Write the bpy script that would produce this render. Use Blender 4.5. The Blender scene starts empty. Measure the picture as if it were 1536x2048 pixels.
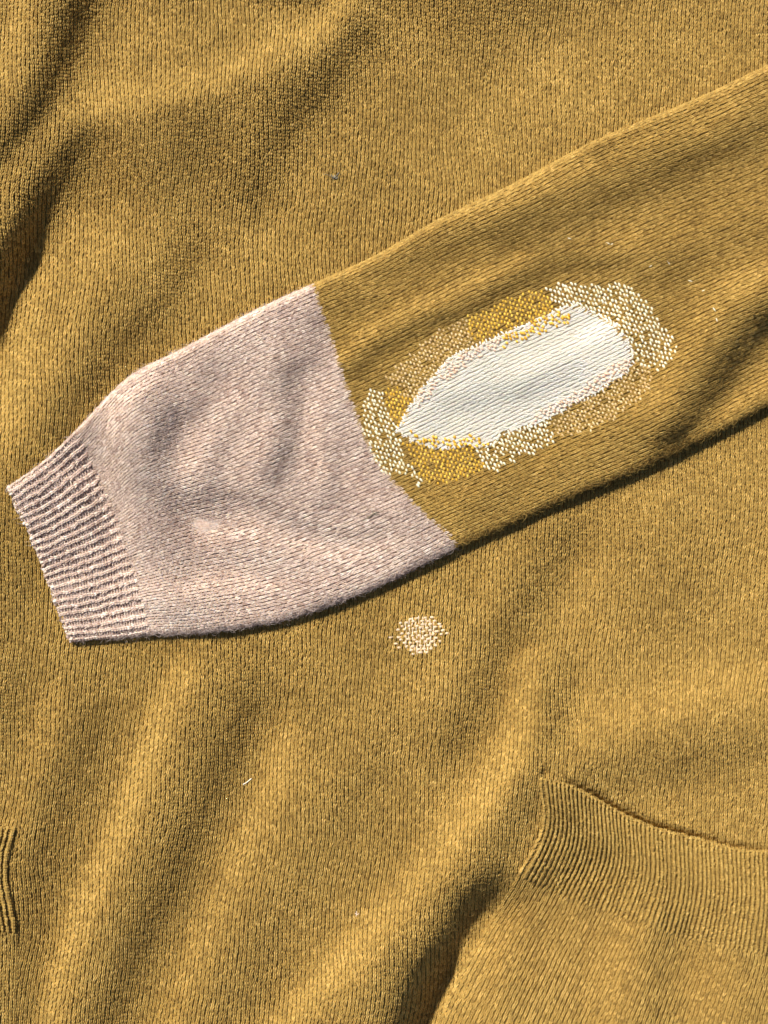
import bpy, math, random
import numpy as np
random.seed(7); rng = np.random.default_rng(11)

# ------------------------------------------------------------------ scale
S = 0.40 / 1536            # metres per unit of the layout sheet (the view is 0.40 m wide)
D = 2500.0                 # camera height in the same units (0.65 m)
LIGHT = np.array([0.60, 0.80])   # horizontal direction in which the sunlight travels (x right, y down)
LIGHT /= np.linalg.norm(LIGHT)
ELEV = math.radians(43)

sc = bpy.context.scene
# ------------------------------------------------------------------ camera
cam = bpy.data.cameras.new('camera'); co = bpy.data.objects.new('camera', cam)
sc.collection.objects.link(co); sc.camera = co
co.location = (0, 0, D * S); co.rotation_euler = (0, 0, 0)
cam.sensor_fit = 'HORIZONTAL'; cam.angle = 2 * math.atan(768 / D)
cam.clip_start = 0.01; cam.clip_end = 50
# ------------------------------------------------------------------ sky and sun
w = bpy.data.worlds.new('World'); sc.world = w; w.use_nodes = True
nt = w.node_tree; bg = nt.nodes['Background']
sky = nt.nodes.new('ShaderNodeTexSky'); sky.sky_type = 'NISHITA'; sky.sun_disc = False
sky.sun_elevation = ELEV
az = math.atan2(-LIGHT[0], LIGHT[1])           # the sun stands where the light comes from
sky.sun_rotation = az
nt.links.new(sky.outputs[0], bg.inputs[0]); bg.inputs[1].default_value = 0.05
sl = bpy.data.lights.new('sun', 'SUN'); so = bpy.data.objects.new('sun', sl); sc.collection.objects.link(so)
sl.energy = 4.8; sl.angle = math.radians(3); sl.color = (1.0, 0.93, 0.82)
from mathutils import Vector
trav = Vector((LIGHT[0] * math.cos(ELEV), -LIGHT[1] * math.cos(ELEV), -math.sin(ELEV)))
so.rotation_euler = trav.to_track_quat('-Z', 'Y').to_euler(); so.location = (-0.4, 0.5, 0.6)
sc.view_settings.view_transform = 'Standard'; sc.view_settings.look = 'None'
sc.view_settings.exposure = 0.47; sc.view_settings.gamma = 1

# ------------------------------------------------------------------ helpers
def world(P):
    """layout sheet (x right, y down, z up) -> metres"""
    k = (1 - P[..., 2] / D) * S
    return np.stack([(P[..., 0] - 768) * k, -(P[..., 1] - 1024) * k, P[..., 2] * S], -1)

def link(name, me, parent=None, mat=None):
    o = bpy.data.objects.new(name, me); sc.collection.objects.link(o)
    if parent: o.parent = parent
    if mat: me.materials.append(mat)
    return o

def mesh_np(name, V, F, tone=None, smooth=True):
    """V (n,3) world, F (m,4) quads"""
    me = bpy.data.meshes.new(name)
    me.vertices.add(len(V)); me.vertices.foreach_set('co', V.astype(np.float32).ravel())
    n = len(F); me.loops.add(n * 4); me.polygons.add(n)
    me.loops.foreach_set('vertex_index', F.astype(np.int32).ravel())
    me.polygons.foreach_set('loop_start', np.arange(0, n * 4, 4, dtype=np.int32))
    me.polygons.foreach_set('use_smooth', np.ones(n, dtype=bool))
    if tone is not None:
        a = me.attributes.new('tone', 'FLOAT', 'POINT'); a.data.foreach_set('value', tone.astype(np.float32))
    me.update(calc_edges=True)
    return me

def poly_inside(poly, x, y):
    poly = np.asarray(poly, float); ins = np.zeros(np.shape(x), bool); n = len(poly)
    for i in range(n):
        x0, y0 = poly[i]; x1, y1 = poly[(i + 1) % n]
        if y0 == y1: continue
        c = ((y0 > y) != (y1 > y)) & (x < (x1 - x0) * (y - y0) / (y1 - y0) + x0)
        ins ^= c
    return ins

def seg_dist(pts, X, Y):
    d = np.full(X.shape, 1e9)
    for (x0, y0), (x1, y1) in zip(pts[:-1], pts[1:]):
        dx, dy = x1 - x0, y1 - y0; L = dx * dx + dy * dy + 1e-9
        t = np.clip(((X - x0) * dx + (Y - y0) * dy) / L, 0, 1)
        d = np.minimum(d, np.hypot(X - x0 - t * dx, Y - y0 - t * dy))
    return d

def snoise(n, lo, seed):
    """smooth periodic noise fn(x,y) in about -1..1, wavelengths near lo"""
    r = np.random.default_rng(seed); ks = []
    for _ in range(n):
        a = r.uniform(0, 2 * np.pi); k = 2 * np.pi / (lo * r.uniform(0.6, 1.6))
        ks.append((k * np.cos(a), k * np.sin(a), r.uniform(0, 6.28)))
    def f(x, y):
        s = 0
        for a, b, c in ks: s = s + np.sin(a * x + b * y + c)
        return s / math.sqrt(n / 2) * 0.7
    return f

# ------------------------------------------------------------------ fold relief
RES = 8.0; X0, Y0, X1, Y1 = -640, -640, 2200, 2720
GX, GY = np.meshgrid(np.arange(X0, X1, RES), np.arange(Y0, Y1, RES))
def relief(strokes, gain, lam=0.02, wscale=1.0):
    """each stroke is one side of a fold: (height slope towards the light, width, points);
       the slopes are integrated along the light into a height field"""
    L = np.zeros(GX.shape)
    for amp, wd, pts in strokes:
        d = seg_dist(pts, GX, GY); wd = wd * wscale; L += amp * np.exp(-(d / wd) ** 2)
    L *= gain
    fy = np.fft.fftfreq(L.shape[0], RES) * 2 * np.pi; fx = np.fft.fftfreq(L.shape[1], RES) * 2 * np.pi
    KX, KY = np.meshgrid(fx, fy); kd = KX * LIGHT[0] + KY * LIGHT[1]
    kk = KX ** 2 + KY ** 2
    H = np.conj(1j * kd) * np.fft.fft2(L) / (kd ** 2 + lam * kk + (2 * np.pi / 1500) ** 2)
    return np.real(np.fft.ifft2(H))
def sample(A, x, y):
    fx = np.clip((x - X0) / RES, 0, A.shape[1] - 1.001); fy = np.clip((y - Y0) / RES, 0, A.shape[0] - 1.001)
    i = fx.astype(int); j = fy.astype(int); a = fx - i; b = fy - j
    a = a * a * (3 - 2 * a) * 0 + a
    return (A[j, i] * (1 - a) * (1 - b) + A[j, i + 1] * a * (1 - b) + A[j + 1, i] * (1 - a) * b + A[j + 1, i + 1] * a * b)

BODY = [
 (.6, 40, [(40, -80), (30, 0), (25, 110), (0, 190), (-60, 260)]),
 (-.6, 20, [(-10, -80), (0, 0), (0, 30)]),
 (-.85, 42, [(190, -90), (165, 0), (130, 85), (85, 180), (25, 285), (-40, 360)]),
 (.75, 26, [(700, -10), (650, 58), (560, 92), (512, 116), (420, 158), (300, 186), (200, 205), (135, 232), (60, 300), (0, 365), (-70, 450)]),
 (.3, 70, [(480, 40), (300, 90), (230, 130)]),
 (-.8, 46, [(155, 275), (105, 360), (75, 430), (55, 490)]),
 (-.3, 60, [(400, 250), (380, 300), (330, 380)]),
 (-.55, 46, [(700, 80), (655, 150), (605, 200), (560, 250), (530, 320), (510, 380)]),
 (-.35, 12, [(500, -2), (640, -2)]),
 (-.28, 60, [(760, 0), (900, 20), (1080, 20)]), (-.15, 50, [(950, 130), (900, 170)]),
 (.12, 150, [(1300, 100), (900, 350), (700, 420)]),
 (.5, 45, [(185, 480), (150, 580), (105, 690), (50, 800), (0, 880)]),
 (.25, 50, [(290, 440), (240, 500)]),
 (-.5, 38, [(380, 500), (350, 560), (300, 630), (240, 690), (160, 800), (140, 860)]),
 (-.2, 50, [(130, 900), (60, 1000), (40, 1160)]),
 (.2, 50, [(430, 560), (520, 500)]),
 # below the sleeve, left half
 (.45, 34, [(110, 1400), (90, 1480), (50, 1560), (35, 1635)]),
 (-.35, 30, [(20, 1360), (0, 1450)]),
 (-.5, 45, [(190, 1440), (150, 1540), (100, 1640), (75, 1750), (70, 1900), (55, 2100)]),
 (.8, 30, [(370, 1350), (325, 1430), (290, 1520), (255, 1620), (215, 1710), (170, 1800), (130, 1900), (100, 2000), (80, 2120)]),
 (-.75, 46, [(500, 1420), (440, 1540), (390, 1650), (330, 1780), (270, 1900), (220, 2020), (190, 2130)]),
 (.5, 40, [(570, 1480), (520, 1620), (470, 1730), (420, 1840), (370, 1960), (330, 2100)]),
 (-.3, 50, [(780, 1460), (700, 1600), (640, 1740), (560, 1860), (500, 1980)]),
 (.25, 45, [(820, 1380), (720, 1480), (650, 1560)]),
 # the long fold beside the pocket
 (.95, 30, [(1045, 1330), (1045, 1430), (1015, 1520), (950, 1610), (880, 1700), (800, 1800), (720, 1890), (640, 1970), (550, 2070), (500, 2140)]),
 (-.55, 34, [(1130, 1080), (1080, 1160), (1030, 1240), (990, 1330), (960, 1400), (900, 1500)]),
 (-.35, 30, [(1130, 1340), (1110, 1420), (1100, 1500), (1090, 1545)]),
 (-.7, 32, [(1060, 1590), (1010, 1690), (970, 1760), (930, 1800)]),
 (-.65, 30, [(1090, 1735), (1055, 1765), (1010, 1800)]), (-.7, 36, [(880, 1930), (840, 2030), (810, 2140)]), (-.8, 36, [(985, 1790), (950, 1820), (905, 1890), (865, 1960), (830, 2050), (800, 2140)]),
 (-.5, 34, [(800, 1930), (760, 2010), (730, 2100)]),
 (.45, 34, [(1040, 1820), (990, 1910), (950, 2000), (930, 2100)]),
 # around the pocket
 (.45, 38, [(1130, 1500), (1210, 1440), (1330, 1400), (1440, 1370), (1560, 1350)]),
 (-.4, 42, [(1180, 1560), (1300, 1540), (1420, 1520), (1560, 1480)]),
 (-.65, 40, [(1130, 1640), (1160, 1700), (1200, 1700)]), (-.35, 30, [(1090, 1770), (1060, 1840)]),
 (.35, 36, [(1260, 1850), (1230, 1930), (1210, 2060)]),
 (-.42, 30, [(1340, 1860), (1325, 1940), (1315, 2060)]),
 (.2, 50, [(1430, 1900), (1420, 2040)]),
 (.15, 40, [(1420, 1720), (1480, 1780)]),
 (.15, 60, [(1180, 1180), (1150, 1280)]), (-.12, 60, [(1400, 1120), (1330, 1220)]), (-.15, 40, [(1536, 1900), (1500, 2030)]),
]
HB = relief(BODY, 0.86, wscale=1.2)
n1 = snoise(26, 210, 3); n2 = snoise(26, 80, 4)
HB = HB + 1.2 * n1(GX, GY) + 0.25 * n2(GX, GY)
P_TOP = [(1078, 1556), (1130, 1568), (1180, 1592), (1240, 1628), (1310, 1658), (1400, 1680), (1470, 1700), (1550, 1706), (1700, 1712)]
# the body sinks away behind the mouth of the pocket
RESF = RES
_t = seg_dist([(1000, 1752), (962, 1808), (905, 1900), (862, 1985), (828, 2060), (780, 2180)], GX, GY)
_k = np.clip((GY - 1730) / 210, 0, 1)
HB = HB - _k * 54 * np.exp(-(_t / 42) ** 2)
_t = seg_dist([(125, 330), (88, 410), (62, 490), (42, 560), (22, 630), (-5, 710), (-42, 800), (-90, 910), (-140, 1020)], GX, GY)
_k = np.clip((GY - 330) / 260, 0, 1); _k = _k * _k * (3 - 2 * _k)
HB = HB - (2 + 40 * _k) * np.exp(-(_t / 48) ** 2)
_t = seg_dist([(10, 430), (-25, 510), (-50, 590), (-80, 680), (-120, 780), (-180, 920)], GX, GY)
HB = HB + 20 * _k * np.exp(-(_t / 42) ** 2)
def pocket_gap(x, y):
    g = [(px_ + 1, py_ - 5) for px_, py_ in P_TOP[1:9]]
    return -28 * np.clip((x - 1110) / 90, 0, 1) * np.clip((1580 - x) / 300, 0, 1) ** .7 * np.exp(-(seg_dist(g, x, y) / 6.5) ** 2) - 13 * np.exp(-(np.hypot(x - 1089, y - 1546) / 8.0) ** 2)
def hb(x, y): return sample(HB, x, y)

SLV = [
 (.35, 40, [(1150, 360), (1250, 290), (1350, 250), (1450, 220)]),
 (-.4, 26, [(760, 545), (850, 510), (960, 460), (1080, 415), (1180, 370)]),
 (-.55, 34, [(1560, 250), (1450, 300), (1340, 340), (1240, 390), (1130, 440), (1010, 490)]),
 (.35, 40, [(1560, 390), (1450, 420), (1330, 460), (1230, 480)]),
 (.7, 16, [(685, 715), (730, 670), (790, 630), (870, 595), (960, 560), (1040, 520)]),
 (-.65, 18, [(700, 745), (760, 700), (840, 655), (930, 620), (1020, 570), (1120, 530), (1250, 520)]),
 (-.3, 20, [(660, 640), (700, 620), (760, 600)]),
 (.8, 36, [(1320, 790), (1360, 710), (1400, 630), (1450, 580), (1540, 540)]),
 (-1.1, 38, [(1600, 590), (1520, 650), (1470, 710), (1420, 780), (1380, 850), (1340, 900)]),
 (.45, 28, [(1600, 720), (1520, 760), (1450, 830)]),
 (.3, 30, [(1300, 780), (1200, 860), (1080, 920), (960, 980), (880, 1000)]),
 (-.25, 30, [(1380, 520), (1300, 560)]), (-.2, 30, [(1330, 640), (1290, 760)]),
 (-.42, 28, [(1130, 740), (1050, 780), (960, 800), (900, 810)]), (.4, 22, [(1230, 640), (1140, 690), (1040, 740)]),
 (-.3, 30, [(1040, 960), (940, 1020)]),
 # the pink panel
 (.55, 18, [(262, 765), (232, 830), (222, 890), (232, 960), (252, 1040), (275, 1110), (300, 1170)]),
 (-.8, 40, [(345, 830), (310, 900), (305, 960), (350, 1010), (420, 1000)]),
 (-.35, 26, [(430, 740), (400, 820)]), (-.3, 24, [(470, 860), (430, 930)]),
 (.35, 30, [(480, 790), (400, 880), (380, 930)]), (.35, 30, [(510, 860), (490, 930)]),
 (-.65, 28, [(575, 750), (590, 820), (575, 890), (550, 950)]),
 (-.4, 20, [(620, 640), (640, 690), (600, 730)]),
 (.5, 24, [(660, 770), (625, 830), (620, 880), (650, 930)]),
 (-.45, 20, [(662, 900), (668, 960), (650, 1010)]),
 (.3, 22, [(700, 960), (740, 1000), (780, 1010)]),
 (-.45, 16, [(470, 990), (540, 1010), (600, 1050), (680, 1070), (760, 1065)]),
 (.4, 22, [(420, 1070), (520, 1060), (600, 1100), (700, 1110), (790, 1080)]),
 (-.25, 20, [(330, 1100), (380, 1120), (480, 1110), (540, 1140)]),
 (.4, 20, [(320, 1190), (420, 1165), (520, 1170), (640, 1160)]),
 (-.3, 16, [(160, 1000), (200, 1060), (215, 1130)]), (.3, 16, [(110, 930), (150, 960)]), (-.25, 14, [(80, 980), (120, 1040), (150, 1120)]),
]
HS = relief(SLV, 0.95, 0.05, 1.1)
HS = HS + 1.2 * snoise(26, 120, 8)(GX, GY) + 0.4 * snoise(26, 60, 9)(GX, GY)
def hs(x, y): return sample(HS, x, y)

# ------------------------------------------------------------------ a surface sampled on a (v,u) grid
class Surf:
    def __init__(s, P, u0, v0, du, dv):
        s.P = P; s.u0, s.v0, s.du, s.dv = u0, v0, du, dv
        gu = np.gradient(P, axis=1); gv = np.gradient(P, axis=0)
        N = np.cross(gv, gu)                       # x right, y down: v cross u points up
        s.N = N / (np.linalg.norm(N, axis=2, keepdims=True) + 1e-9)
        if s.N[..., 2].mean() < 0: s.N = -s.N
    def at(s, u, v, h=0.0):
        fx = np.clip((u - s.u0) / s.du, 0, s.P.shape[1] - 1.001); fy = np.clip((v - s.v0) / s.dv, 0, s.P.shape[0] - 1.001)
        i = fx.astype(int); j = fy.astype(int); a = (fx - i)[..., None]; b = (fy - j)[..., None]
        def m(A): return A[j, i] * (1 - a) * (1 - b) + A[j, i + 1] * a * (1 - b) + A[j + 1, i] * (1 - a) * b + A[j + 1, i + 1] * a * b
        N = m(s.N); N /= np.linalg.norm(N, axis=-1, keepdims=True) + 1e-9
        return m(s.P) + N * np.asarray(h)[..., None]

ANG = np.radians([-25, 55, 125, 205])
def leg_template(cx, cy, cz, r):
    """rings of a yarn leg: returns (16,3) in pitch units"""
    out = []
    cx = np.array(cx); cy = np.array(cy)
    tx = np.gradient(cx); ty = np.gradient(cy); tl = np.hypot(tx, ty); nx, ny = ty / tl, -tx / tl
    for k in range(len(cx)):
        for a in ANG:
            out.append((cx[k] + nx[k] * r[k] * math.cos(a), cy[k] + ny[k] * r[k] * math.cos(a), cz[k] + r[k] * math.sin(a)))
    return np.array(out)
def leg_faces(nr=4, m=4):
    F = []
    for k in range(nr - 1):
        for j in range(m - 1):
            F.append((k * m + j, k * m + j + 1, (k + 1) * m + j + 1, (k + 1) * m + j))
    return np.array(F)
LF = leg_faces()
def vtemplate(spread=1.0, rad=1.0, slant=1.0, rise=1.0):
    T = []
    for sgn in (1, -1):
        T.append(leg_template([sgn * x * spread for x in (.08, .15 * slant, .225, .25)], [-0.2, .30, .82, 1.36],
                              [c * rise for c in (.02, .22, .21, .02)], [q * rad for q in (.14, .185, .18, .13)]))
    T = np.concatenate(T); F = np.concatenate([LF, LF + 16])
    return T, F
def stitches(surf, U, V, pu, qv, ppx, T, F, hoff=0.0, jit=1.0, tone=None):
    """U,V stitch origins (index space); pu,qv pitch in index units; ppx pitch on the sheet for heights"""
    n = len(U); m = len(T)
    ph_ = np.random.default_rng(5).uniform(-.3, .3, 4000); V = V + ph_[np.round(U / pu).astype(int) % 4000] * qv * jit
    U = U + rng.normal(0, .052 * jit, n) * pu; V = V + rng.normal(0, .06 * jit, n) * qv
    sc_ = rng.normal(1, .07 * jit, n)[:, None]
    sk = rng.normal(0, .085 * jit, n)[:, None]
    du = T[None, :, 0] * pu * sc_ + sk * T[None, :, 1] * pu
    dv = -T[None, :, 1] * qv
    hh = (T[None, :, 2] * sc_ + rng.normal(0, .032 * jit, n)[:, None]) * ppx + (hoff[:, None] if isinstance(hoff, np.ndarray) else hoff)
    P = surf.at(U[:, None] + du, V[:, None] + dv, hh)
    FF = (F[None] + (np.arange(n) * m)[:, None, None]).reshape(-1, 4)
    if tone is None: tone = rng.normal(.5, .17, n)
    return P.reshape(-1, 3), FF, np.repeat(tone, m)
def join(parts):
    Vs, Fs, Ts = [], [], []; o = 0
    for V, F, T in parts:
        Vs.append(V); Fs.append(F + o); Ts.append(T); o += len(V)
    return np.concatenate(Vs), np.concatenate(Fs), np.concatenate(Ts)
def sheet(surf, h, u_lo=0, u_hi=None, v_lo=0, v_hi=None, keep=None, tone=.35):
    P = (surf.P + surf.N * h)[v_lo:v_hi, u_lo:u_hi]; nv, nu = P.shape[:2]
    idx = np.arange(nv * nu).reshape(nv, nu)
    F = np.stack([idx[:-1, :-1], idx[1:, :-1], idx[1:, 1:], idx[:-1, 1:]], -1).reshape(-1, 4)
    if keep is not None: F = F[keep[:-1, :-1].ravel()]
    return P.reshape(-1, 3), F, np.full(nv * nu, float(tone))
def tones(U, V, seed, a=.125):
    """marled yarn: runs of lighter and darker fibre along each course"""
    f = snoise(30, 9, seed); g = snoise(20, 40, seed + 1)
    return .5 + rng.normal(0, a, len(U)) + .05 * f(U, V * 2.7) + .05 * g(U, V)

# ------------------------------------------------------------------ materials
def wool(name, dark, light, noise_scale=900, rough=.92, sheen=.3, accent=None, sss=.5):
    m = bpy.data.materials.new(name); m.use_nodes = True; t = m.node_tree; b = t.nodes['Principled BSDF']
    at = t.nodes.new('ShaderNodeAttribute'); at.attribute_name = 'tone'
    tc = t.nodes.new('ShaderNodeTexCoord')
    nz = t.nodes.new('ShaderNodeTexNoise'); nz.inputs['Scale'].default_value = noise_scale; nz.inputs['Detail'].default_value = 3
    t.links.new(tc.outputs['Object'], nz.inputs['Vector'])
    ad = t.nodes.new('ShaderNodeMath'); ad.operation = 'MULTIPLY_ADD'
    t.links.new(nz.outputs['Fac'], ad.inputs[0]); ad.inputs[1].default_value = .85
    sb = t.nodes.new('ShaderNodeMath'); sb.operation = 'SUBTRACT'; t.links.new(at.outputs['Fac'], sb.inputs[0]); sb.inputs[1].default_value = .5
    t.links.new(sb.outputs[0], ad.inputs[2])
    r = t.nodes.new('ShaderNodeValToRGB'); t.links.new(ad.outputs[0], r.inputs[0])
    r.color_ramp.elements[0].position = .15; r.color_ramp.elements[0].color = (*dark, 1)
    r.color_ramp.elements[1].position = .85; r.color_ramp.elements[1].color = (*light, 1)
    if accent:
        e = r.color_ramp.elements.new(.5); e.color = (*accent, 1)
    t.links.new(r.outputs[0], b.inputs['Base Color'])
    b.inputs['Roughness'].default_value = rough; b.inputs['Specular IOR Level'].default_value = .25
    b.inputs['Sheen Weight'].default_value = sheen; b.inputs['Sheen Roughness'].default_value = .5
    b.inputs['Sheen Tint'].default_value = (*light, 1)
    b.inputs['Subsurface Weight'].default_value = sss; b.inputs['Subsurface Radius'].default_value = (1.0, .7, .35); b.inputs['Subsurface Scale'].default_value = .0009
    bp = t.nodes.new('ShaderNodeBump'); bp.inputs['Strength'].default_value = .5; bp.inputs['Distance'].default_value = .0003
    n3 = t.nodes.new('ShaderNodeTexNoise'); n3.inputs['Scale'].default_value = 2600; n3.inputs['Detail'].default_value = 2
    t.links.new(tc.outputs['Object'], n3.inputs['Vector']); t.links.new(n3.outputs['Fac'], bp.inputs['Height'])
    t.links.new(bp.outputs[0], b.inputs['Normal'])
    return m
M_OCHRE = wool('ochre_wool', (.242, .149, .037), (.60, .396, .121), accent=(.412, .266, .07))
M_PINK = wool('dusty_pink_wool', (.40, .28, .23), (.93, .775, .665), accent=(.67, .52, .43))
M_WHITE = wool('white_wool', (.82, .755, .64), (.94, .885, .79))
M_CREAM = wool('cream_thread', (.86, .80, .58), (.97, .93, .74), rough=.7)
M_MUSTARD = wool('mustard_thread', (.62, .36, .035), (.90, .58, .10), rough=.8)
M_TAN = wool('tan_thread', (.55, .38, .17), (.80, .62, .36), rough=.8)
M_BLUSH = wool('blush_thread', (.74, .50, .36), (.88, .70, .56), rough=.8)
M_STRAW = wool('straw', (.85, .78, .60), (.95, .90, .75))
M_LINT = wool('grey_lint', (.12, .11, .08), (.35, .33, .26))

# ------------------------------------------------------------------ the sweater
sweater = bpy.data.objects.new('sweater', None); sc.collection.objects.link(sweater)
sweater['label'] = 'ochre wool sweater with dusty pink sleeve end and darned white elbow patch, lying flat'
sweater['category'] = 'sweater'

# outline of the sleeve, as stations from the cuff to the upper arm; each runs across the sleeve, top edge to lower edge
ST = [
 [(17, 977), (36, 1018), (60, 1070), (79, 1113), (100, 1167), (117, 1224), (143, 1281)],
 [(80, 932), (108, 985), (135, 1040), (155, 1095), (175, 1155), (195, 1215), (215, 1275)],
 [(150, 866), (180, 920), (210, 985), (233, 1040), (253, 1107), (275, 1170), (290, 1224), (298, 1266)],
 [(253, 760), (272, 850), (298, 950), (330, 1050), (365, 1150), (410, 1262)],
 [(367, 699), (395, 800), (430, 910), (475, 1030), (525, 1140), (575, 1235)],
 [(500, 628), (530, 740), (560, 850), (605, 960), (670, 1070), (745, 1174)],
 [(625, 570), (641, 612), (655, 652), (675, 719), (699, 795), (719, 849), (742, 902), (775, 952), (812, 989), (845, 1024), (885, 1057), (914, 1092)],
 [(752, 512), (785, 620), (825, 730), (865, 840), (935, 950), (1024, 1042)],
 [(879, 440), (920, 560), (965, 690), (1015, 810), (1075, 910), (1150, 986)],
 [(1024, 371), (1070, 500), (1125, 640), (1175, 760), (1225, 860), (1270, 938)],
 [(1191, 283), (1240, 420), (1290, 560), (1345, 690), (1390, 790), (1430, 862)],
 [(1391, 200), (1435, 330), (1480, 460), (1525, 590), (1560, 690), (1592, 778)],
 [(1580, 112), (1625, 240), (1670, 380), (1715, 500), (1750, 600), (1780, 690)],
 [(1790, 20), (1830, 150), (1870, 290), (1910, 410), (1950, 510), (1980, 600)],
]
def resample(pts, n):
    p = np.array(pts, float); d = np.r_[0, np.cumsum(np.hypot(*np.diff(p, axis=0).T))]; t = np.linspace(0, d[-1], n)
    q = np.stack([np.interp(t, d, p[:, 0]), np.interp(t, d, p[:, 1])], 1)
    for _ in range(2): q[1:-1] = (q[:-2] + 2 * q[1:-1] + q[2:]) / 4
    return q
def spline_rows(K, ts, tq):
    """Catmull-Rom through rows K at parameters ts"""
    out = []
    for t in tq:
        i = int(np.clip(np.searchsorted(ts, t, side='right') - 1, 0, len(ts) - 2)); h = ts[i + 1] - ts[i]; a = (t - ts[i]) / h
        m0 = (K[i + 1] - K[i - 1]) / (ts[i + 1] - ts[i - 1]) if i > 0 else (K[i + 1] - K[i]) / h
        m1 = (K[i + 2] - K[i]) / (ts[i + 2] - ts[i]) if i < len(ts) - 2 else (K[i + 1] - K[i]) / h
        a2, a3 = a * a, a ** 3
        out.append((2 * a3 - 3 * a2 + 1) * K[i] + (a3 - 2 * a2 + a) * h * m0 + (-2 * a3 + 3 * a2) * K[i + 1] + (a3 - a2) * h * m1)
    return np.array(out)
NJ = 61
K = np.array([resample(s, NJ) for s in ST])
QC = 6.4                                                   # course pitch
step = np.hypot(*(K[1:] - K[:-1])[:, NJ // 2].T) * .6 + .2 * (np.hypot(*(K[1:] - K[:-1])[:, 0].T) + np.hypot(*(K[1:] - K[:-1])[:, -1].T))
ts = np.r_[0, np.cumsum(step)] / QC                        # courses
V_RIB, V_SEAM, V_END = ts[2], ts[6], ts[-1]
tv = np.arange(0, V_END, .8)
rows = spline_rows(K, ts, tv)                              # (nv, NJ, 2)
NW = 78; WM = .10
wq = np.r_[np.linspace(-WM, -.002, 16), np.linspace(0, 1, 150), np.linspace(1.002, 1 + WM, 16)]
wreg = np.linspace(-WM, 1 + WM, 190)
PHI = 2.75
def sleeve_surface():
    nv = len(tv); P = np.zeros((nv, len(wreg), 3))
    for j, t in enumerate(tv):
        c = rows[j]; d = np.r_[0, np.cumsum(np.hypot(*np.diff(c, axis=0).T))]; L = d[-1]
        r = np.interp(t, [0, V_RIB * .6, V_RIB, V_RIB * 1.8, V_SEAM, V_END], [8, 9, 11, 14, 15, 18])
        wv = wreg; p = np.empty(len(wv)); z = np.empty(len(wv))
        lo = wv < 0; hi = wv > 1; mid = ~lo & ~hi
        p[mid] = r + wv[mid] * (L - 2 * r); z[mid] = 2 * r
        ph = -wv[lo] / WM * PHI; p[lo] = r - r * np.sin(ph); z[lo] = r + r * np.cos(ph)
        ph = (wv[hi] - 1) / WM * PHI; p[hi] = L - r + r * np.sin(ph); z[hi] = r + r * np.cos(ph)
        x = np.interp(p, d, c[:, 0]); y = np.interp(p, d, c[:, 1])
        q = np.clip(p / L, 0, 1); bulge = np.sin(np.pi * q) ** .8
        top = np.clip(z / r - 1, 0, 1)
        z = z + top * (bulge * np.interp(t, [0, V_RIB, V_SEAM, V_END], [2, 5, 9, 12]))
        z = z + top * hs(x, y) * np.clip(np.minimum(p, L - p) / 45, 0, 1) ** .7 + top * 0
        if t < 1.5: z = z - (1.5 - t) ** 2 * 2.5
        z = z - top * 1.6 * np.exp(-((t - V_SEAM) / 1.3) ** 2) - top * 1.5 * np.exp(-((t - V_RIB) / 2.0) ** 2)
        k_ = np.exp(-t / 2.5) * 1.6; x = x + k_ * np.sin(wv * 31 + 1.3 * np.sin(wv * 17)); P[j] = np.stack([x, y, z + hb_s(x, y)], -1)
    return P
# the body as it bears the sleeve, smoothed
HB2 = HB.copy()
for _ in range(30):
    HB2[1:-1, 1:-1] = (HB2[:-2, 1:-1] + HB2[2:, 1:-1] + HB2[1:-1, :-2] + HB2[1:-1, 2:]) / 4
def hb_s(x, y): return sample(HB2, x, y)
outline = np.concatenate([rows[:, 0], rows[-1], rows[::-1, -1], rows[0][::-1]])
# pull the body towards its smooth shape under the sleeve
cover = poly_inside(outline, GX, GY).astype(float)
for _ in range(12):
    cover[1:-1, 1:-1] = (cover[:-2, 1:-1] + cover[2:, 1:-1] + cover[1:-1, :-2] + cover[1:-1, 2:]) / 4
HB = HB * (1 - cover) + HB2 * cover
SP = sleeve_surface()
for _ in range(2): SP[:, 1:-1] = (SP[:, :-2] + 2 * SP[:, 1:-1] + SP[:, 2:]) / 4
U_PER = NW * (wreg[1] - wreg[0])                            # wales per grid column
sl_s = Surf(SP, -WM * NW, 0, U_PER, .8)

def tube_sheet(v0, v1, h, tone):
    j0 = int(round(v0 / .8)); j1 = min(int(round(v1 / .8)) + 1, len(tv))
    V, F, T = sheet(sl_s, h, 0, None, j0, j1, tone=tone)
    nv = j1 - j0; nu = SP.shape[1]; a = np.arange(nv - 1) * nu
    F2 = np.stack([a, a + nu - 1, a + 2 * nu - 1, a + nu], -1)
    return V, np.concatenate([F, F2]), T

# ---- body front
PW, QB = 8.0, 6.4
wx = snoise(24, 420, 21); wy = snoise(24, 300, 22); wf = snoise(30, 90, 23)
def body_xy(u, v):
    """wale u, course v -> sheet; wales lean a little, more towards the hem, and waver"""
    x = u * PW; y = v * QB
    lean = .03 * (y - 1024) + .00003 * np.clip(y - 900, 0, 2000) ** 2 * np.clip(1.2 - x / 2200, 0, 1.4)
    return x - lean + 60 + 7 * wx(x, y) + 1.0 * wf(x, y * .7), y + 5 * wy(x, y)
def body_surface(u0, u1, v0, v1, du, dv, extra=None):
    u, v = np.meshgrid(np.arange(u0, u1, du), np.arange(v0, v1, dv))
    x, y = body_xy(u, v)
    z = hb(x, y) + pocket_gap(x, y)
    return Surf(np.stack([x, y, z], -1), u0, v0, du, dv)
b_s = body_surface(-40, 240, -38, 352, 1.0, 1.25)
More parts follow.
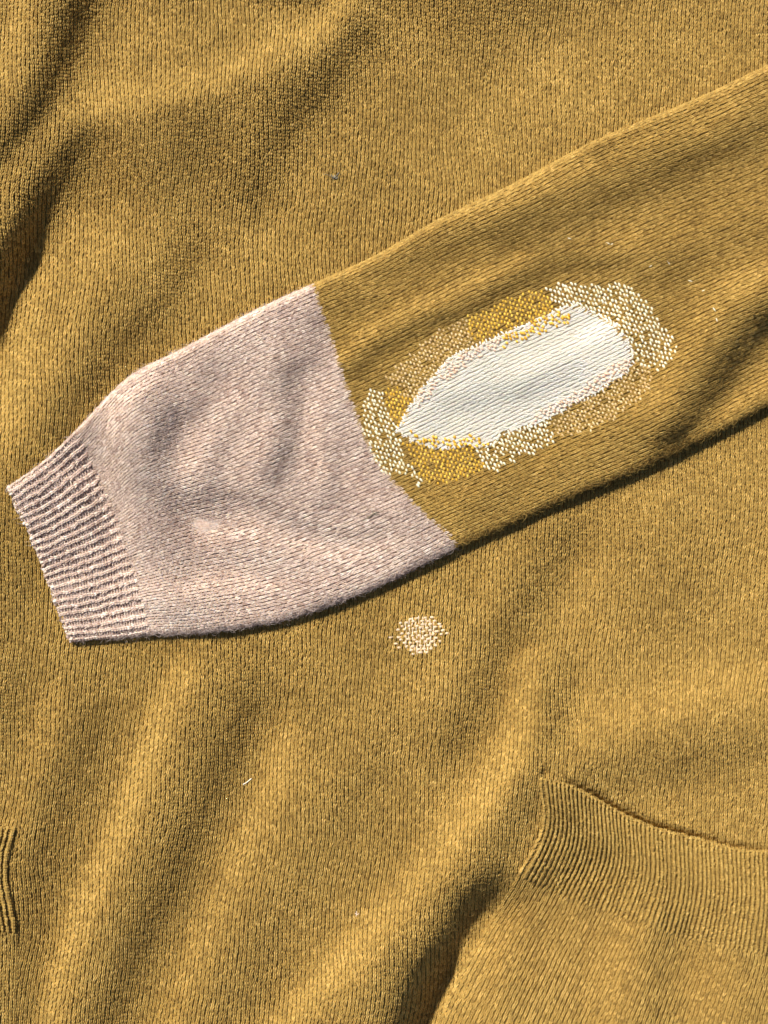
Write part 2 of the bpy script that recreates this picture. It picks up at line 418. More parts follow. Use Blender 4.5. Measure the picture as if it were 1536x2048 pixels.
# pockets: outlines first
def rowsurf(stations, spacing, n, lift):
    Kp = np.array([resample(s, n) for s in stations]); return Kp
PK = [P_TOP,
      [(1085, 1650), (1180, 1700), (1300, 1755), (1420, 1790), (1550, 1808), (1700, 1816)],
      [(1034, 1752), (1095, 1786), (1180, 1816), (1270, 1850), (1345, 1872), (1430, 1896), (1550, 1916), (1700, 1926)],
      [(968, 1860), (1075, 1900), (1200, 1960), (1330, 1995), (1480, 2020), (1680, 2040)],
      [(890, 2010), (1005, 2050), (1150, 2090), (1300, 2120), (1460, 2140), (1660, 2150)],
      [(825, 2180), (960, 2200), (1120, 2210), (1280, 2230), (1440, 2240), (1640, 2250)]]
PKL = [[(-190, 1648), (-60, 1650), (-10, 1654), (34, 1656)],
       [(-190, 1700), (-60, 1700), (-25, 1704), (18, 1704)],
       [(-190, 1760), (-60, 1758), (-25, 1758), (14, 1756)],
       [(-190, 1820), (-60, 1816), (-15, 1815), (24, 1812)],
       [(-190, 1870), (-60, 1868), (-10, 1867), (35, 1868)],
       [(-190, 1960), (-60, 1960), (-10, 1960), (33, 1962)],
       [(-190, 2180), (-60, 2180), (-14, 2180), (26, 2180)]]
pk_out = np.array(PK[0] + [r_[-1] for r_ in PK[1:]] + PK[-1][::-1] + [r_[0] for r_ in PK[1:-1][::-1]], float)
pkl_out = np.array(PKL[0] + [r_[-1] for r_ in PKL[1:]] + [PKL[-1][0]], float)
def grow_inside(poly, x, y, m):
    return poly_inside(poly, x, y) & (seg_dist(list(map(tuple, poly)) + [tuple(poly[0])], x, y) > m)

u, v = np.meshgrid(np.arange(-16, 222), np.arange(-12, 336)); u = u.ravel().astype(float); v = v.ravel().astype(float)
x, y = body_xy(u, v)
ok = (x > -30) & (x < 1566) & (y > -30) & (y < 2080)
ok &= ~grow_inside(outline, x, y, 24) & ~grow_inside(pk_out, x, y, 9) & ~grow_inside(pkl_out, x, y, 9)
u, v = u[ok], v[ok]
T0, F0 = vtemplate()
parts = [sheet(b_s, -1.4, tone=.42), stitches(b_s, u, v, 1, 1, PW, T0, F0, tone=tones(u, v, 31))]
V_, F_, T_ = join(parts)
body = link('body_front', mesh_np('body_front', world(V_), F_, T_), sweater, M_OCHRE)

# ---- sleeve, pink panel and cuff
def sl_grid(v0, v1, u0=-6.5, u1=NW + 6.5, scale=1.0):
    u, v = np.meshgrid(np.arange(u0, u1, scale), np.arange(math.ceil(v0), v1, scale)); return u.ravel().astype(float), v.ravel().astype(float)
PATCH = [(794, 862), (808, 842), (814, 826), (823, 808), (833, 793), (850, 772), (867, 755), (887, 733), (900, 715), (933, 700), (965, 685), (1024, 660), (1074, 642), (1110, 624), (1125, 613), (1157, 608),
         (1191, 625), (1224, 645), (1251, 669), (1267, 699), (1266, 725), (1254, 745), (1224, 763), (1191, 789), (1141, 813), (1091, 839), (1057, 852), (1024, 861), (995, 874), (979, 895), (942, 892), (879, 896), (845, 888), (820, 876)]
# wavering hand-sewn rim
pr = resample(PATCH + [PATCH[0]], 140); pr = pr + rng.normal(0, 1.5, pr.shape)
PATCHR = pr
u, v = sl_grid(V_SEAM + .2, V_END - 14)
c = sl_s.at(u, v)
ok = ~grow_inside(PATCHR, c[:, 0], c[:, 1], 5) & (c[:, 0] < 1590)
u, v = u[ok], v[ok]
parts = [tube_sheet(V_SEAM, V_END, -1.4, .42), stitches(sl_s, u, v, 1, 1, 7.6, *vtemplate(), tone=tones(u, v, 41))]
V_, F_, T_ = join(parts)
sleeve = link('sleeve', mesh_np('sleeve', world(V_), F_, T_), sweater, M_OCHRE)
u, v = sl_grid(V_RIB + .2, V_SEAM + .9)
parts = [tube_sheet(V_RIB, V_SEAM, -1.4, .42), stitches(sl_s, u, v, 1, 1, 7.0, *vtemplate(), tone=tones(u, v, 51, .13))]
V_, F_, T_ = join(parts)
panel = link('sleeve_end', mesh_np('sleeve_end', world(V_), F_, T_), sweater, M_PINK)
panel['label'] = 'dusty pink knitted lower end of the sleeve'

# cuff: ribs stand proud, purl wales lie in the grooves
def ribbed(surf, ulo, uhi, nrib, v0, v1, ppx, amp, qv=1.0, wander=.12, tone_seed=61, edge=True):
    """1x1 rib: a proud knit wale and a sunken purl wale per rib"""
    pitch = (uhi - ulo) / nrib; parts = []
    f = snoise(12, 26, tone_seed)
    U, V = np.meshgrid(ulo + (np.arange(nrib) + .5) * pitch, np.arange(v0 + .3, v1, qv)); U = U.ravel(); V = V.ravel()
    sway = f(U / pitch * 4, V * 1.0) * pitch * wander
    kt, kf = vtemplate(spread=.66, rad=1.0, slant=.9, rise=1.25)
    parts.append(stitches(surf, U + sway - .12 * pitch, V, pitch * .80, qv, ppx * .85, kt, kf, hoff=amp * .55, tone=tones(U, V, tone_seed)))
    pt = leg_template([-.5, -.2, .2, .5], [.30, .52, .52, .30], [.0, .16, .16, .0], [.14, .2, .2, .14])
    parts.append(stitches(surf, U + sway + .36 * pitch, V, pitch * .62, qv * 1.0, ppx * .7, pt, LF, hoff=-amp * .42, tone=tones(U, V, tone_seed + 5)))
    return parts, pitch, f, wander
def ribbed_sheet(surf, ulo, uhi, nrib, vlo, vhi, amp, f, wander, base=-1.0, tone=.42, sub=6, dv=.8):
    pitch = (uhi - ulo) / nrib; n = nrib * sub + 1
    U, V = np.meshgrid(np.linspace(ulo, uhi, n), np.arange(vlo, vhi + 1e-6, dv))
    ph = (U - ulo) / pitch - .5; sway = f(np.round(ph + .5) * 4, V) * wander
    h = base + amp * .5 * np.cos(2 * np.pi * (ph + .12))
    P = surf.at(U, V, h); nv, nu = U.shape; idx = np.arange(nv * nu).reshape(nv, nu)
    F = np.stack([idx[:-1, :-1], idx[1:, :-1], idx[1:, 1:], idx[:-1, 1:]], -1).reshape(-1, 4)
    return P.reshape(-1, 3), F, np.full(nv * nu, tone)
parts, pitch, ff, wd = ribbed(sl_s, -4.2, NW + 4.2, 25, 0, V_RIB + .4, 11.0, 1.5, qv=.9)
parts.append(ribbed_sheet(sl_s, -4.2, NW + 4.2, 25, .9, V_RIB, 1.5, ff, wd))
parts.append(tube_sheet(.8, V_RIB, -5.5, .40))
# cast-off edge: a chain of loops along the rim
U = np.arange(-3.5, NW + 3.5, 1.45); Vv = np.full(len(U), .12)
et = leg_template([-.5, -.2, .25, .6], [.0, .12, .10, .0], [0, .25, .25, 0], [.22, .33, .33, .22])
parts.append(stitches(sl_s, U, Vv, 1.45, 1.5, 11, et, LF, hoff=.6, jit=2.2, tone=rng.normal(.6, .15, len(U))))
V_, F_, T_ = join(parts)
cuff = link('cuff', mesh_np('cuff', world(V_), F_, T_), panel, M_PINK)

# ---- elbow patch
sc_p = .95
u, v = sl_grid(V_SEAM, V_END, 0, NW, sc_p); c = sl_s.at(u, v)
ok = grow_inside(PATCHR, c[:, 0], c[:, 1], 0); u, v = u[ok], v[ok]
j, i = np.indices(SP.shape[:2]); keep = poly_inside(PATCHR, SP[..., 0], SP[..., 1]) & (SP[..., 2] > SP[..., 2].mean() * 0)
ks = sheet(sl_s, .5, keep=keep, tone=.5)
used = np.unique(ks[1]); remap = np.zeros(len(ks[0]), int); remap[used] = np.arange(len(used))
ks = (ks[0][used], remap[ks[1]], ks[2][used])
tn = tones(u, v, 71, .12)
V_, F_, T_ = join([ks, stitches(sl_s, u, v, sc_p, sc_p, 7.6, *vtemplate(rad=.97, rise=.8), hoff=1.3, jit=1.25, tone=tn)])
patch = link('elbow_patch', mesh_np('elbow_patch', world(V_), F_, T_), sleeve, M_WHITE)
patch['label'] = 'white knitted oval elbow patch'

# ---- pockets
def pocket(stations, nrib_band, iband, lift, name, wpx, label, left=False):
    n = 121 if not left else 61
    Kp = np.array([resample(s, n) for s in stations])
    st = np.hypot(*(Kp[1:] - Kp[:-1])[:, n // 2].T) / QB; tt = np.r_[0, np.cumsum(st)]
    tq = np.arange(0, tt[-1], .8); R = spline_rows(Kp, tt, tq)
    wd_ = np.hypot(*(Kp[iband][-1] - Kp[iband][0])); nw = wd_ / wpx
    x, y = R[..., 0], R[..., 1]
    e = np.linspace(0, 1, n)[None] * wd_
    e = e if not left else wd_ - e
    k = np.clip(e / 9, 0, 1); side = lift * np.sqrt(np.clip(1 - (1 - k) ** 2, 0, 1))
    kv = np.clip(tq[:, None] / 1.1, 0, 1); side = side * (.35 + .65 * np.sqrt(1 - (1 - kv) ** 2)) * np.interp(tq, [tt[iband] - 4, tt[iband] + 6], [1, .25])[:, None]
    P = np.stack([x, y, hb(x, y) + side + .5], -1)
    s = Surf(P, 0, 0, nw / (n - 1), .8)
    vb = tt[iband]
    parts = []
    pp, pit, f_, wdr = ribbed(s, 0, nw, nrib_band, 0, vb + .3, 7.6, 3.6, qv=.86, wander=.10, tone_seed=81 + 9 * left)
    parts += pp; parts.append(ribbed_sheet(s, 0, nw, nrib_band, 0, vb, 3.6, f_, wdr, base=-.6, sub=5))
    U = np.arange(.3, nw, 1.0); et_ = leg_template([-.5, -.2, .25, .6], [.0, .12, .10, .0], [0, .2, .2, 0], [.18, .26, .26, .18])
    parts.append(stitches(s, U, np.full(len(U), .35), 1.0, 1.0, 7, et_, LF, hoff=.4, tone=rng.normal(.45, .15, len(U))))
    # a turned-down lip closes the free edge
    lip = s.at(np.linspace(0, nw, n), np.zeros(n), -.5 * np.ones(n)); low = lip.copy(); low[:, 2] -= lift + 9
    V = np.concatenate([lip, low]); a = np.arange(n - 1); parts.append((V, np.stack([a, a + 1, a + 1 + n, a + n], -1), np.full(2 * n, .3)))
    sd = (-1 if left else 0)
    sp_ = s.P[:, sd].copy(); lw = sp_.copy(); lw[:, 2] -= lift + 6; m = len(sp_); V = np.concatenate([sp_, lw]); a = np.arange(m - 1)
    parts.append((V, np.stack([a, a + 1, a + 1 + m, a + m], -1), np.full(2 * m, .35)))
    V_, F_, T_ = join(parts)
    U2, V2 = np.meshgrid(np.arange(.5, nw, 1.0), np.arange(math.ceil(vb) + .1, tt[-1] - 1)); U2 = U2.ravel(); V2 = V2.ravel()
    cc = s.at(U2, V2); ok = (cc[:, 1] < 2085) & (cc[:, 0] > -40) & (cc[:, 0] < 1580); U2, V2 = U2[ok], V2[ok]
    pv = join([sheet(s, -1.4, tone=.42, v_lo=int(vb / .8)), stitches(s, U2, V2, 1, 1, wpx * .95, *vtemplate(), tone=tones(U2, V2, 95))])
    po = link('pocket', mesh_np('pocket', world(pv[0]), pv[1], pv[2]), sweater, M_OCHRE); po['label'] = label
    rb = link('pocket_rib', mesh_np('pocket_rib', world(V_), F_, T_), po, M_OCHRE)
    return s, po
pk_s, pk = pocket(PK, 72, 2, 8.0, 'pocket', 7.8, 'pocket with a ribbed mouth, at the lower right')
pkl_s, pkl = pocket(PKL, 21, 4, 6.0, 'pocket', 7.8, 'pocket at the left edge of the view', left=True)

# ------------------------------------------------------------------ darning
def capsule(name, L, W, Hh, nr=7, m=7, bend=.0):
    V = []; F = []
    for k in range(nr):
        t = -1 + 2 * k / (nr - 1); r = math.sqrt(max(0, 1 - abs(t) ** 2.6)) * .97 + .03
        for j in range(m):
            a = 2 * math.pi * j / m; V.append((W / 2 * r * math.cos(a), t * L / 2, Hh / 2 * r * math.sin(a) - Hh * .5 * t * t))
    for k in range(nr - 1):
        for j in range(m):
            F.append((k * m + j, k * m + (j + 1) % m, (k + 1) * m + (j + 1) % m, (k + 1) * m + j))
    F.append(tuple(range(m))[::-1]); F.append(tuple((nr - 1) * m + j for j in range(m)))
    return V, F
CV, CF = capsule('x', 1, 1, 1)
CV = np.array(CV); CQ = np.array([f for f in CF if len(f) == 4])
# sampler from a sheet position to the top of a cloth (height and tilt)
def top_of(surf, zlim=None):
    Q = surf.P.reshape(-1, 3); Nn = surf.N.reshape(-1, 3); m = Nn[:, 2] > .25; Q = Q[m]; Nn = Nn[m]
    cell = 12.0; H = {}
    ij = np.floor(Q[:, :2] / cell).astype(int)
    for k, (a, b) in enumerate(map(tuple, ij)): H.setdefault((a, b), []).append(k)
    def f(x, y):
        best = None; a, b = int(x // cell), int(y // cell); c = []
        for da in (-1, 0, 1):
            for db in (-1, 0, 1): c += H.get((a + da, b + db), [])
        if not c: return None
        c = np.array(c); d = np.hypot(Q[c, 0] - x, Q[c, 1] - y); o = c[np.argsort(d)[:4]]; ww = 1 / (np.sort(d)[:4] + .5); ww /= ww.sum()
        z = (Q[o, 2] * ww).sum(); n = (Nn[o] * ww[:, None]).sum(0); return z, n / np.linalg.norm(n)
    return f
top_sleeve = top_of(sl_s); top_body = top_of(b_s)
def frame(x, y, ang, top, lift):
    r = top(x, y)
    if r is None: return None
    z, n = r; t = np.array([math.cos(ang), math.sin(ang), 0.0]); t -= n * t.dot(n); t /= np.linalg.norm(t); s = np.cross(t, n)
    return np.array([x, y, z]) + n * lift, t, s, n
def make_dash(fr, L, W, Hh):
    c, t, s, n = fr
    return c + CV[:, :1] * W * s + CV[:, 1:2] * L * t + CV[:, 2:3] * Hh * n
LEN = np.hypot(*(np.array((.912, -.41))))
def lattice(poly, ang_row, along, across, jitter=.7, skip=.03, hole=None):
    """staggered woven stitches: rows run along ang_row"""
    p = np.array(poly, float); c0 = p.mean(0); R = 400; out = []
    t = np.array([math.cos(ang_row), math.sin(ang_row)]); n = np.array([-t[1], t[0]])
    for i in range(-80, 81):
        for j in range(-60, 61):
            q = np.array([1000., 760.]) + t * (i * along) + n * ((j + .5 * (i % 2)) * across)
            if abs(q[0] - c0[0]) > R or abs(q[1] - c0[1]) > R: continue
            q = q + np.array([rng.normal(0, jitter), rng.normal(0, jitter)])
            qq = q + rng.normal(0, 2.8, 2)
            if not poly_inside(p, np.array([qq[0]]), np.array([qq[1]]))[0]: continue
            if hole is not None and poly_inside(hole, np.array([q[0]]), np.array([q[1]]))[0]: continue
            if random.random() < skip: continue
            out.append((q[0], q[1], i))
    return out
A0 = math.atan2(-.41, .912); AN = A0 + math.pi / 2 - .12     # sleeve direction, thread direction
core = []                                                    # the white field left free of thread
pc = pr.mean(0)
inner = pc + (pr - pc) * .985
Z = {
 'cream': [
  [(1090, 579), (1147, 563), (1197, 572), (1251, 566), (1284, 590), (1309, 622), (1343, 669), (1357, 696), (1340, 727), (1314, 742), (1288, 735), (1272, 712), (1262, 690), (1248, 668), (1222, 645), (1190, 626), (1157, 612), (1120, 614), (1105, 608)],
  [(735, 790), (742, 776), (765, 782), (779, 829), (789, 858), (806, 890), (818, 920), (850, 968), (838, 975), (812, 944), (805, 952), (775, 956), (743, 912), (723, 862), (722, 822)],
  [(942, 895), (979, 897), (995, 876), (1024, 863), (1057, 854), (1095, 842), (1110, 868), (1104, 890), (1060, 908), (1030, 915), (1000, 942), (975, 942), (957, 920)]],
 'mustard': [
  [(806, 885), (829, 882), (879, 898), (942, 895), (957, 920), (975, 940), (945, 948), (905, 966), (862, 968), (846, 962), (820, 918)],
  [(765, 785), (785, 768), (812, 792), (824, 806), (812, 830), (806, 848), (789, 858), (779, 829)],
  [(930, 650), (932, 632), (979, 620), (1012, 597), (1074, 580), (1092, 586), (1107, 612), (1118, 618), (1074, 641), (1024, 660), (965, 684), (945, 680)]],
 'tan': [
  [(772, 757), (822, 710), (862, 673), (905, 643), (932, 640), (945, 680), (965, 686), (933, 702), (900, 716), (887, 735), (867, 757), (850, 774), (833, 795), (815, 792), (787, 770)],
  [(1288, 738), (1306, 745), (1300, 779), (1270, 803), (1224, 843), (1157, 870), (1110, 876), (1096, 842), (1141, 816), (1191, 792), (1224, 766), (1254, 748), (1267, 725), (1275, 715)]],
 'blush': [
  [(868, 757), (900, 718), (965, 688), (1005, 672), (1000, 695), (940, 722), (905, 750), (870, 782), (850, 800), (833, 812), (838, 793)],
  [(1266, 715), (1256, 743), (1224, 761), (1191, 787), (1141, 811), (1091, 837), (1060, 850), (1075, 828), (1120, 800), (1180, 765), (1225, 730)]],
 'yellow_on_white': [
  [(1000, 674), (1074, 642), (1112, 622), (1145, 634), (1140, 650), (1065, 672), (1005, 700)],
  [(815, 858), (845, 872), (900, 872), (945, 868), (975, 880), (978, 893), (940, 892), (880, 895), (845, 887), (820, 872)]],
}
def stuff_dashes(items, mat, name, parent, label=None):
    Vs, Fs, Ts = [], [], []; o = 0
    for V in items:
        Vs.append(V); Fs.append(CQ + o); Ts.append(np.full(len(V), rng.normal(.5, .25))); o += len(V)
    ob = link(name, mesh_np(name, world(np.concatenate(Vs)), np.concatenate(Fs), np.concatenate(Ts)), parent, mat)
    ob['kind'] = 'stuff'
    if label: ob['label'] = label
    return ob
cream = []
for pz in Z['cream']:
    for (qx, qy, i) in lattice(pz, A0, 6.6, 11.6, .95, .03):
        fr = frame(qx, qy, AN + rng.normal(0, .13), top_sleeve, 2.0)
        if fr: cream.append((fr, max(7.5, rng.normal(10.2, 1.4)), max(3.9, rng.normal(4.4, .4)), rng.normal(4.0, .3)))
# two long loose stitches run off the lower end of the left field
cream.sort(key=lambda c_: -c_[1] * c_[2])
from mathutils import Matrix
unit = bpy.data.meshes.new('darning_stitch')
unit.from_pydata([tuple(v_) for v_ in CV], [], CF); unit.update()
for p_ in unit.polygons: p_.use_smooth = True
at_ = unit.attributes.new('tone', 'FLOAT', 'POINT'); at_.data.foreach_set('value', np.full(len(CV), .5, np.float32))
unit.materials.append(M_CREAM)
def place_unit(me, name, fr, L, W, Hh, parent):
    c, t, s, n = fr
    o = bpy.data.objects.new(name, me); sc.collection.objects.link(o); o.parent = parent
    cw = world(c[None])[0]
    f = lambda a: Vector((a[0], -a[1], a[2]))
    X, Y, Zz = f(s), f(t), f(n)
    if X.cross(Y).dot(Zz) < 0: X = -X
    m = Matrix.Identity(4)
    for r in range(3):
        m[r][0] = X[r] * W * S; m[r][1] = Y[r] * L * S; m[r][2] = Zz[r] * Hh * S; m[r][3] = cw[r]
    o.matrix_world = m
    return o
for fr, L_, W_, H_ in cream[:300]: place_unit(unit, 'darning_stitch', fr, L_, W_, H_, sleeve)
if len(cream) > 300:
    stuff_dashes([make_dash(*c_) for c_ in cream[300:]], M_CREAM, 'darning_thread', sleeve)
def dashes(zones, L, W, lift, along, across, ang, skip=.04, jitter=.8):
    out = []
    for pz in zones:
        for (qx, qy, i) in lattice(pz, A0, along, across, jitter, skip):
            fr = frame(qx, qy, ang + rng.normal(0, .12), top_sleeve, lift)
            if fr: out.append(make_dash(fr, max(4, rng.normal(L, .9)), max(2.8, rng.normal(W, .4)), 3.6))
    return out
stuff_dashes(dashes(Z['mustard'], 9.0, 4.6, 2.1, 6.2, 10.6, AN + .25), M_MUSTARD, 'darning_thread', sleeve, 'mustard darning thread around the elbow patch')
stuff_dashes(dashes(Z['tan'], 8.6, 4.2, 2.1, 6.2, 10.4, AN), M_TAN, 'darning_thread', sleeve, 'tan darning thread around the elbow patch')
stuff_dashes(dashes(Z['blush'], 8.0, 4.2, 5.0, 6.4, 9.8, AN - .3, .08, 1.4), M_BLUSH, 'darning_thread', patch, 'blush darning thread on the patch rim')
stuff_dashes(dashes(Z['yellow_on_white'], 9.0, 5.2, 5.0, 6.8, 10.5, AN - .1, .15, 1.6), M_MUSTARD, 'darning_thread', patch, 'mustard darning thread on the patch rim')
# white thread whipped over the rim of the patch
rim = []
for k in range(0, 140):
    a, b = PATCHR[k - 1], PATCHR[k]; d = b - a; L = np.hypot(*d)
    nrm = math.atan2(d[0], -d[1])
    q = (a + b) / 2
    fr = frame(q[0] + rng.normal(0, 1), q[1] + rng.normal(0, 1), AN + rng.normal(0, .35), top_sleeve, 2.4)
    if fr: rim.append(make_dash(fr, rng.uniform(6, 14), 3.4, 3.4))
stuff_dashes(rim, M_WHITE, 'rim_thread', patch)

# the small round mend on the body below the sleeve
mcx, mcy = 838, 1271
mend = []
k = 0
for r in range(-5, 6):
    yy = mcy + r * 6.9; hw = 49 * math.sqrt(max(0, 1 - (abs(r) / 5.7) ** 2.4)) + rng.normal(0, 3)
    for i in range(-5, 6):
        xx = mcx + i * 14.2 + (7.1 if r % 2 else 0) + rng.normal(0, 1.2) - r * .9
        if abs(xx - mcx) < hw + 3: mend.append((xx, yy + (xx - mcx) * -.07 + rng.normal(0, .8), rng.normal(-.12, .15), max(7, rng.normal(10.2, 1.2)), max(4.2, rng.normal(5.4, .4))))
unit2 = unit.copy(); unit2.name = 'mending_stitch'; unit2.materials.clear()
M_MEND = wool('peach_thread', (.74, .53, .34), (.90, .72, .54), rough=.75); unit2.materials.append(M_MEND)
for (xx, yy, a, L_, W_) in mend:
    fr = frame(xx, yy, a, top_body, 2.0)
    if fr: place_unit(unit2, 'mending_stitch', fr, L_, W_, 4.0, body)
warp = []
for i in range(-4, 5):
    xx = mcx + 2 + i * 7.0; hh = 34 * math.sqrt(1 - (abs(i) / 5.4) ** 2)
    yy = -hh
    while yy < hh:
        fr = frame(xx + rng.normal(0, .7) + .06 * yy, mcy + yy, math.pi / 2 + rng.normal(-.05, .12), top_body, 1.5)
        if fr: warp.append(make_dash(fr, rng.uniform(11, 18), 3.6, 4.0))
        yy += rng.uniform(8, 11)
wo = stuff_dashes(warp, M_MEND, 'mending_thread', body)

# pale loose loops on the sleeve above the patch and the snag on the pink end
unit3 = unit.copy(); unit3.name = 'loose_stitch'
for (xx, yy, a, L_) in [(1139, 477, .3, 9), (1216, 487, .5, 10), (1224, 489, -.6, 6), (1337, 525, .9, 12), (1301, 532, -.5, 8), (1381, 562, .3, 10), (1407, 582, -.2, 9), (1429, 619, 1.0, 12), (1434, 640, 1.3, 9)]:
    fr = frame(xx, yy, a, top_sleeve, 2.2)
    if fr: place_unit(unit3, 'loose_stitch', fr, L_, 2.3, 2.6, sleeve)

def tube(name, pts, rad, m=6):
    P = np.array(pts, float); V = []; F = []; n = len(P)
    T = np.gradient(P, axis=0); T /= np.linalg.norm(T, axis=1, keepdims=True)
    for k in range(n):
        a = np.cross(T[k], (0, 0, 1)); a /= np.linalg.norm(a) + 1e-9; b = np.cross(T[k], a)
        r = rad[k] if hasattr(rad, '__len__') else rad
        for j in range(m):
            t = 2 * math.pi * j / m; V.append(P[k] + (a * math.cos(t) + b * math.sin(t)) * r)
    for k in range(n - 1):
        for j in range(m): F.append((k * m + j, k * m + (j + 1) % m, (k + 1) * m + (j + 1) % m, (k + 1) * m + j))
    return np.array(V), np.array(F)
def strand(pts, top, lift, rad, n=14):
    p = np.array(pts, float); q = resample(p[:, :2], n); lf = np.interp(np.linspace(0, 1, n), np.linspace(0, 1, len(lift)), lift)
    out = []
    for (x_, y_), l in zip(q, lf):
        z, nn = top(x_, y_); out.append((x_, y_, z + l))
    return tube('s', out, rad)
def strands(name, specs, mat, parent=None):
    parts = [(v_, f_, rng.uniform(.3, .7) * np.ones(len(v_))) for v_, f_ in specs]; V_, F_, T_ = join(parts)
    return link(name, mesh_np(name, world(V_), F_, T_), parent, mat)
strands('snagged_thread', [strand([(727, 1041), (737, 1036), (748, 1026), (757, 1024)], top_sleeve, [1, 4, 5, 1], .9),
                           strand([(732, 1030), (740, 1034), (746, 1031)], top_sleeve, [1, 4, 1], .8),
                           strand([(745, 1024), (752, 1030), (760, 1027)], top_sleeve, [1, 4, 1], .8)], M_LINT, panel)
lt = strands('lint', [strand([(662, 349), (668, 357), (673, 352), (678, 345)], top_body, [2, 4, 4, 3], 1.3), strand([(668, 350), (672, 358), (676, 354)], top_body, [2, 4, 3], 1.1),
                      strand([(645, 348), (655, 349), (663, 354), (668, 360)], top_body, [2, 4, 4, 3], .5)], M_LINT)
lt['label'] = 'tiny grey green tuft of lint on the plain ochre knit above the sleeve'; lt['category'] = 'lint'
lt2 = strands('straw_fibre', [strand([(486, 1569), (492, 1566), (503, 1557)], top_body, [2.5, 4, 4], 1.15)], M_STRAW)
lt2['label'] = 'short pale straw like fibre on the ochre knit at the lower left'; lt2['category'] = 'fibre'
lt3 = strands('lint', [strand([(710, 1826), (714, 1830), (718, 1827)], top_body, [2, 3, 2], .8), strand([(713, 1822), (714, 1828), (712, 1833)], top_body, [1.5, 2.5, 1.5], .7)], M_BLUSH)
lt3['label'] = 'small pale grey speck of fluff on the long fold below the round mend'; lt3['category'] = 'lint'

# ------------------------------------------------------------------ loose wool fibres standing off the knit
def fuzz(name, surf, parent, mat, n, urange, vrange, keep, L=(4, 11), rad=.20, stand=.45, h0=1.6):
    U = rng.uniform(*urange, n); V = rng.uniform(*vrange, n); P0 = surf.at(U, V, np.full(n, h0))
    k = keep(P0); U, V, P0 = U[k], V[k], P0[k]; n = len(U)
    N = surf.at(U, V, np.full(n, h0 + 1.)) - P0
    a = rng.uniform(0, 2 * np.pi, n); t = np.stack([np.cos(a), np.sin(a), np.zeros(n)], 1); t -= N * (t * N).sum(1, keepdims=True); t /= np.linalg.norm(t, axis=1, keepdims=True)
    s = np.cross(t, N); ln = rng.uniform(*L, n)[:, None]; st = rng.uniform(.1, stand, n)[:, None]; cv = rng.normal(0, .5, n)[:, None]
    pts = []
    for q in (0, .33, .66, 1.0):
        pts.append(P0 + t * ln * q + s * ln * cv * q * q + N * ln * st * (q - .55 * q * q) * 1.6)
    pts = np.stack(pts, 1)
    cu = bpy.data.hair_curves.new(name); cu.add_curves([4] * n)
    cu.points.foreach_set('position', world(pts).astype(np.float32).ravel())
    r = np.tile(np.array([1, .9, .7, .25]) * rad * S, n).astype(np.float32); cu.points.foreach_set('radius', r)
    o = bpy.data.objects.new(name, cu); sc.collection.objects.link(o); o.parent = parent; cu.materials.append(mat); o['kind'] = 'stuff'
    return o
def fibre_mat(name, col):
    m = bpy.data.materials.new(name); m.use_nodes = True; b = m.node_tree.nodes['Principled BSDF']; b.inputs['Base Color'].default_value = (*col, 1)
    b.inputs['Roughness'].default_value = .7; return m
MF_O = fibre_mat('ochre_fibre', (.62, .40, .10)); MF_P = fibre_mat('pink_fibre', (.80, .66, .60)); MF_W = fibre_mat('white_fibre', (.9, .88, .84))
fuzz('wool_fuzz', b_s, body, MF_O, 120000, (-16, 222), (-12, 336), lambda P: (P[:, 0] > -60) & (P[:, 0] < 1600) & (P[:, 1] > -60) & (P[:, 1] < 2110) & ~grow_inside(outline, P[:, 0], P[:, 1], 30) & ~poly_inside(pk_out, P[:, 0], P[:, 1]) & ~poly_inside(pkl_out, P[:, 0], P[:, 1]))
fuzz('wool_fuzz', sl_s, sleeve, MF_O, 22000, (-6, NW + 6), (V_SEAM, V_END - 12), lambda P: ~poly_inside(PATCHR, P[:, 0], P[:, 1]) & (P[:, 0] < 1620))
fuzz('wool_fuzz', sl_s, panel, MF_P, 16000, (-6, NW + 6), (V_RIB, V_SEAM), lambda P: P[:, 0] > -100)
fuzz('wool_fuzz', sl_s, cuff, MF_P, 3500, (-6, NW + 6), (0, V_RIB), lambda P: P[:, 0] > -100)
fuzz('wool_fuzz', pk_s, pk, MF_O, 9000, (0, 80), (2, 90), lambda P: (P[:, 0] < 1600) & (P[:, 1] < 2110))
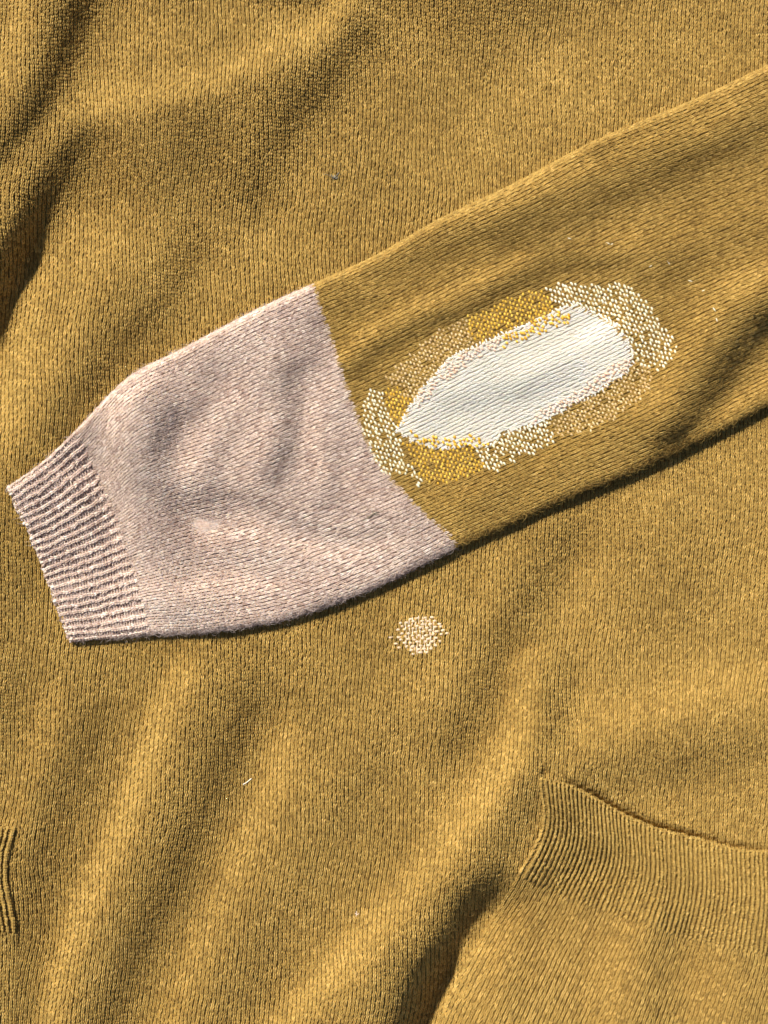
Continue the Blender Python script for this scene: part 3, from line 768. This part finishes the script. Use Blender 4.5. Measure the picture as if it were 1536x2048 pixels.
# longer strays along the lower edge of the sleeve
fuzz('stray_fibres', sl_s, sleeve, MF_O, 1500, (NW + 1, NW + 6.5), (V_SEAM, V_END - 12), lambda P: P[:, 0] < 1620, L=(6, 18), rad=.15, stand=.8)
fuzz('stray_fibres', sl_s, sleeve, MF_O, 5000, (-4, NW + 2), (V_SEAM, V_END - 12), lambda P: (P[:, 0] < 1620) & ~poly_inside(PATCHR, P[:, 0], P[:, 1]), L=(8, 22), rad=.14, stand=.7)
fuzz('stray_fibres', b_s, body, MF_O, 9000, (-16, 222), (-12, 336), lambda P: (P[:, 0] > -60) & (P[:, 0] < 1600) & (P[:, 1] > -60) & (P[:, 1] < 2110) & ~grow_inside(outline, P[:, 0], P[:, 1], 10), L=(8, 22), rad=.14, stand=.7)
fuzz('stray_fibres', sl_s, panel, MF_P, 1500, (NW + 1, NW + 6.5), (V_RIB * .5, V_SEAM), lambda P: P[:, 0] > 0, L=(6, 17), rad=.15, stand=.8)
fuzz('stray_fibres', sl_s, panel, MF_P, 4000, (-5, NW + 2), (0, V_SEAM), lambda P: P[:, 0] > 0, L=(7, 20), rad=.14, stand=.7)

# ------------------------------------------------------------------ what the sweater lies on
tb = bpy.data.meshes.new('tabletop'); zt = float(HB.min()) * S - .03
tb.from_pydata([(-1.2, -1.2, zt), (1.2, -1.2, zt), (1.2, 1.2, zt), (-1.2, 1.2, zt)], [], [(0, 1, 2, 3)])
to = link('tabletop', tb, None, None); to['kind'] = 'structure'
mt = bpy.data.materials.new('pale_wood'); mt.use_nodes = True; t = mt.node_tree; b = t.nodes['Principled BSDF']
wv = t.nodes.new('ShaderNodeTexNoise'); wv.inputs['Scale'].default_value = 6; r = t.nodes.new('ShaderNodeValToRGB')
r.color_ramp.elements[0].color = (.35, .24, .14, 1); r.color_ramp.elements[1].color = (.5, .37, .24, 1)
t.links.new(wv.outputs['Fac'], r.inputs[0]); t.links.new(r.outputs[0], b.inputs['Base Color']); tb.materials.append(mt)
print('triangles', sum(2 * len(o.data.polygons) for o in bpy.data.objects if o.type == 'MESH' and not o.name.startswith(('darning_stitch', 'mending_stitch'))))
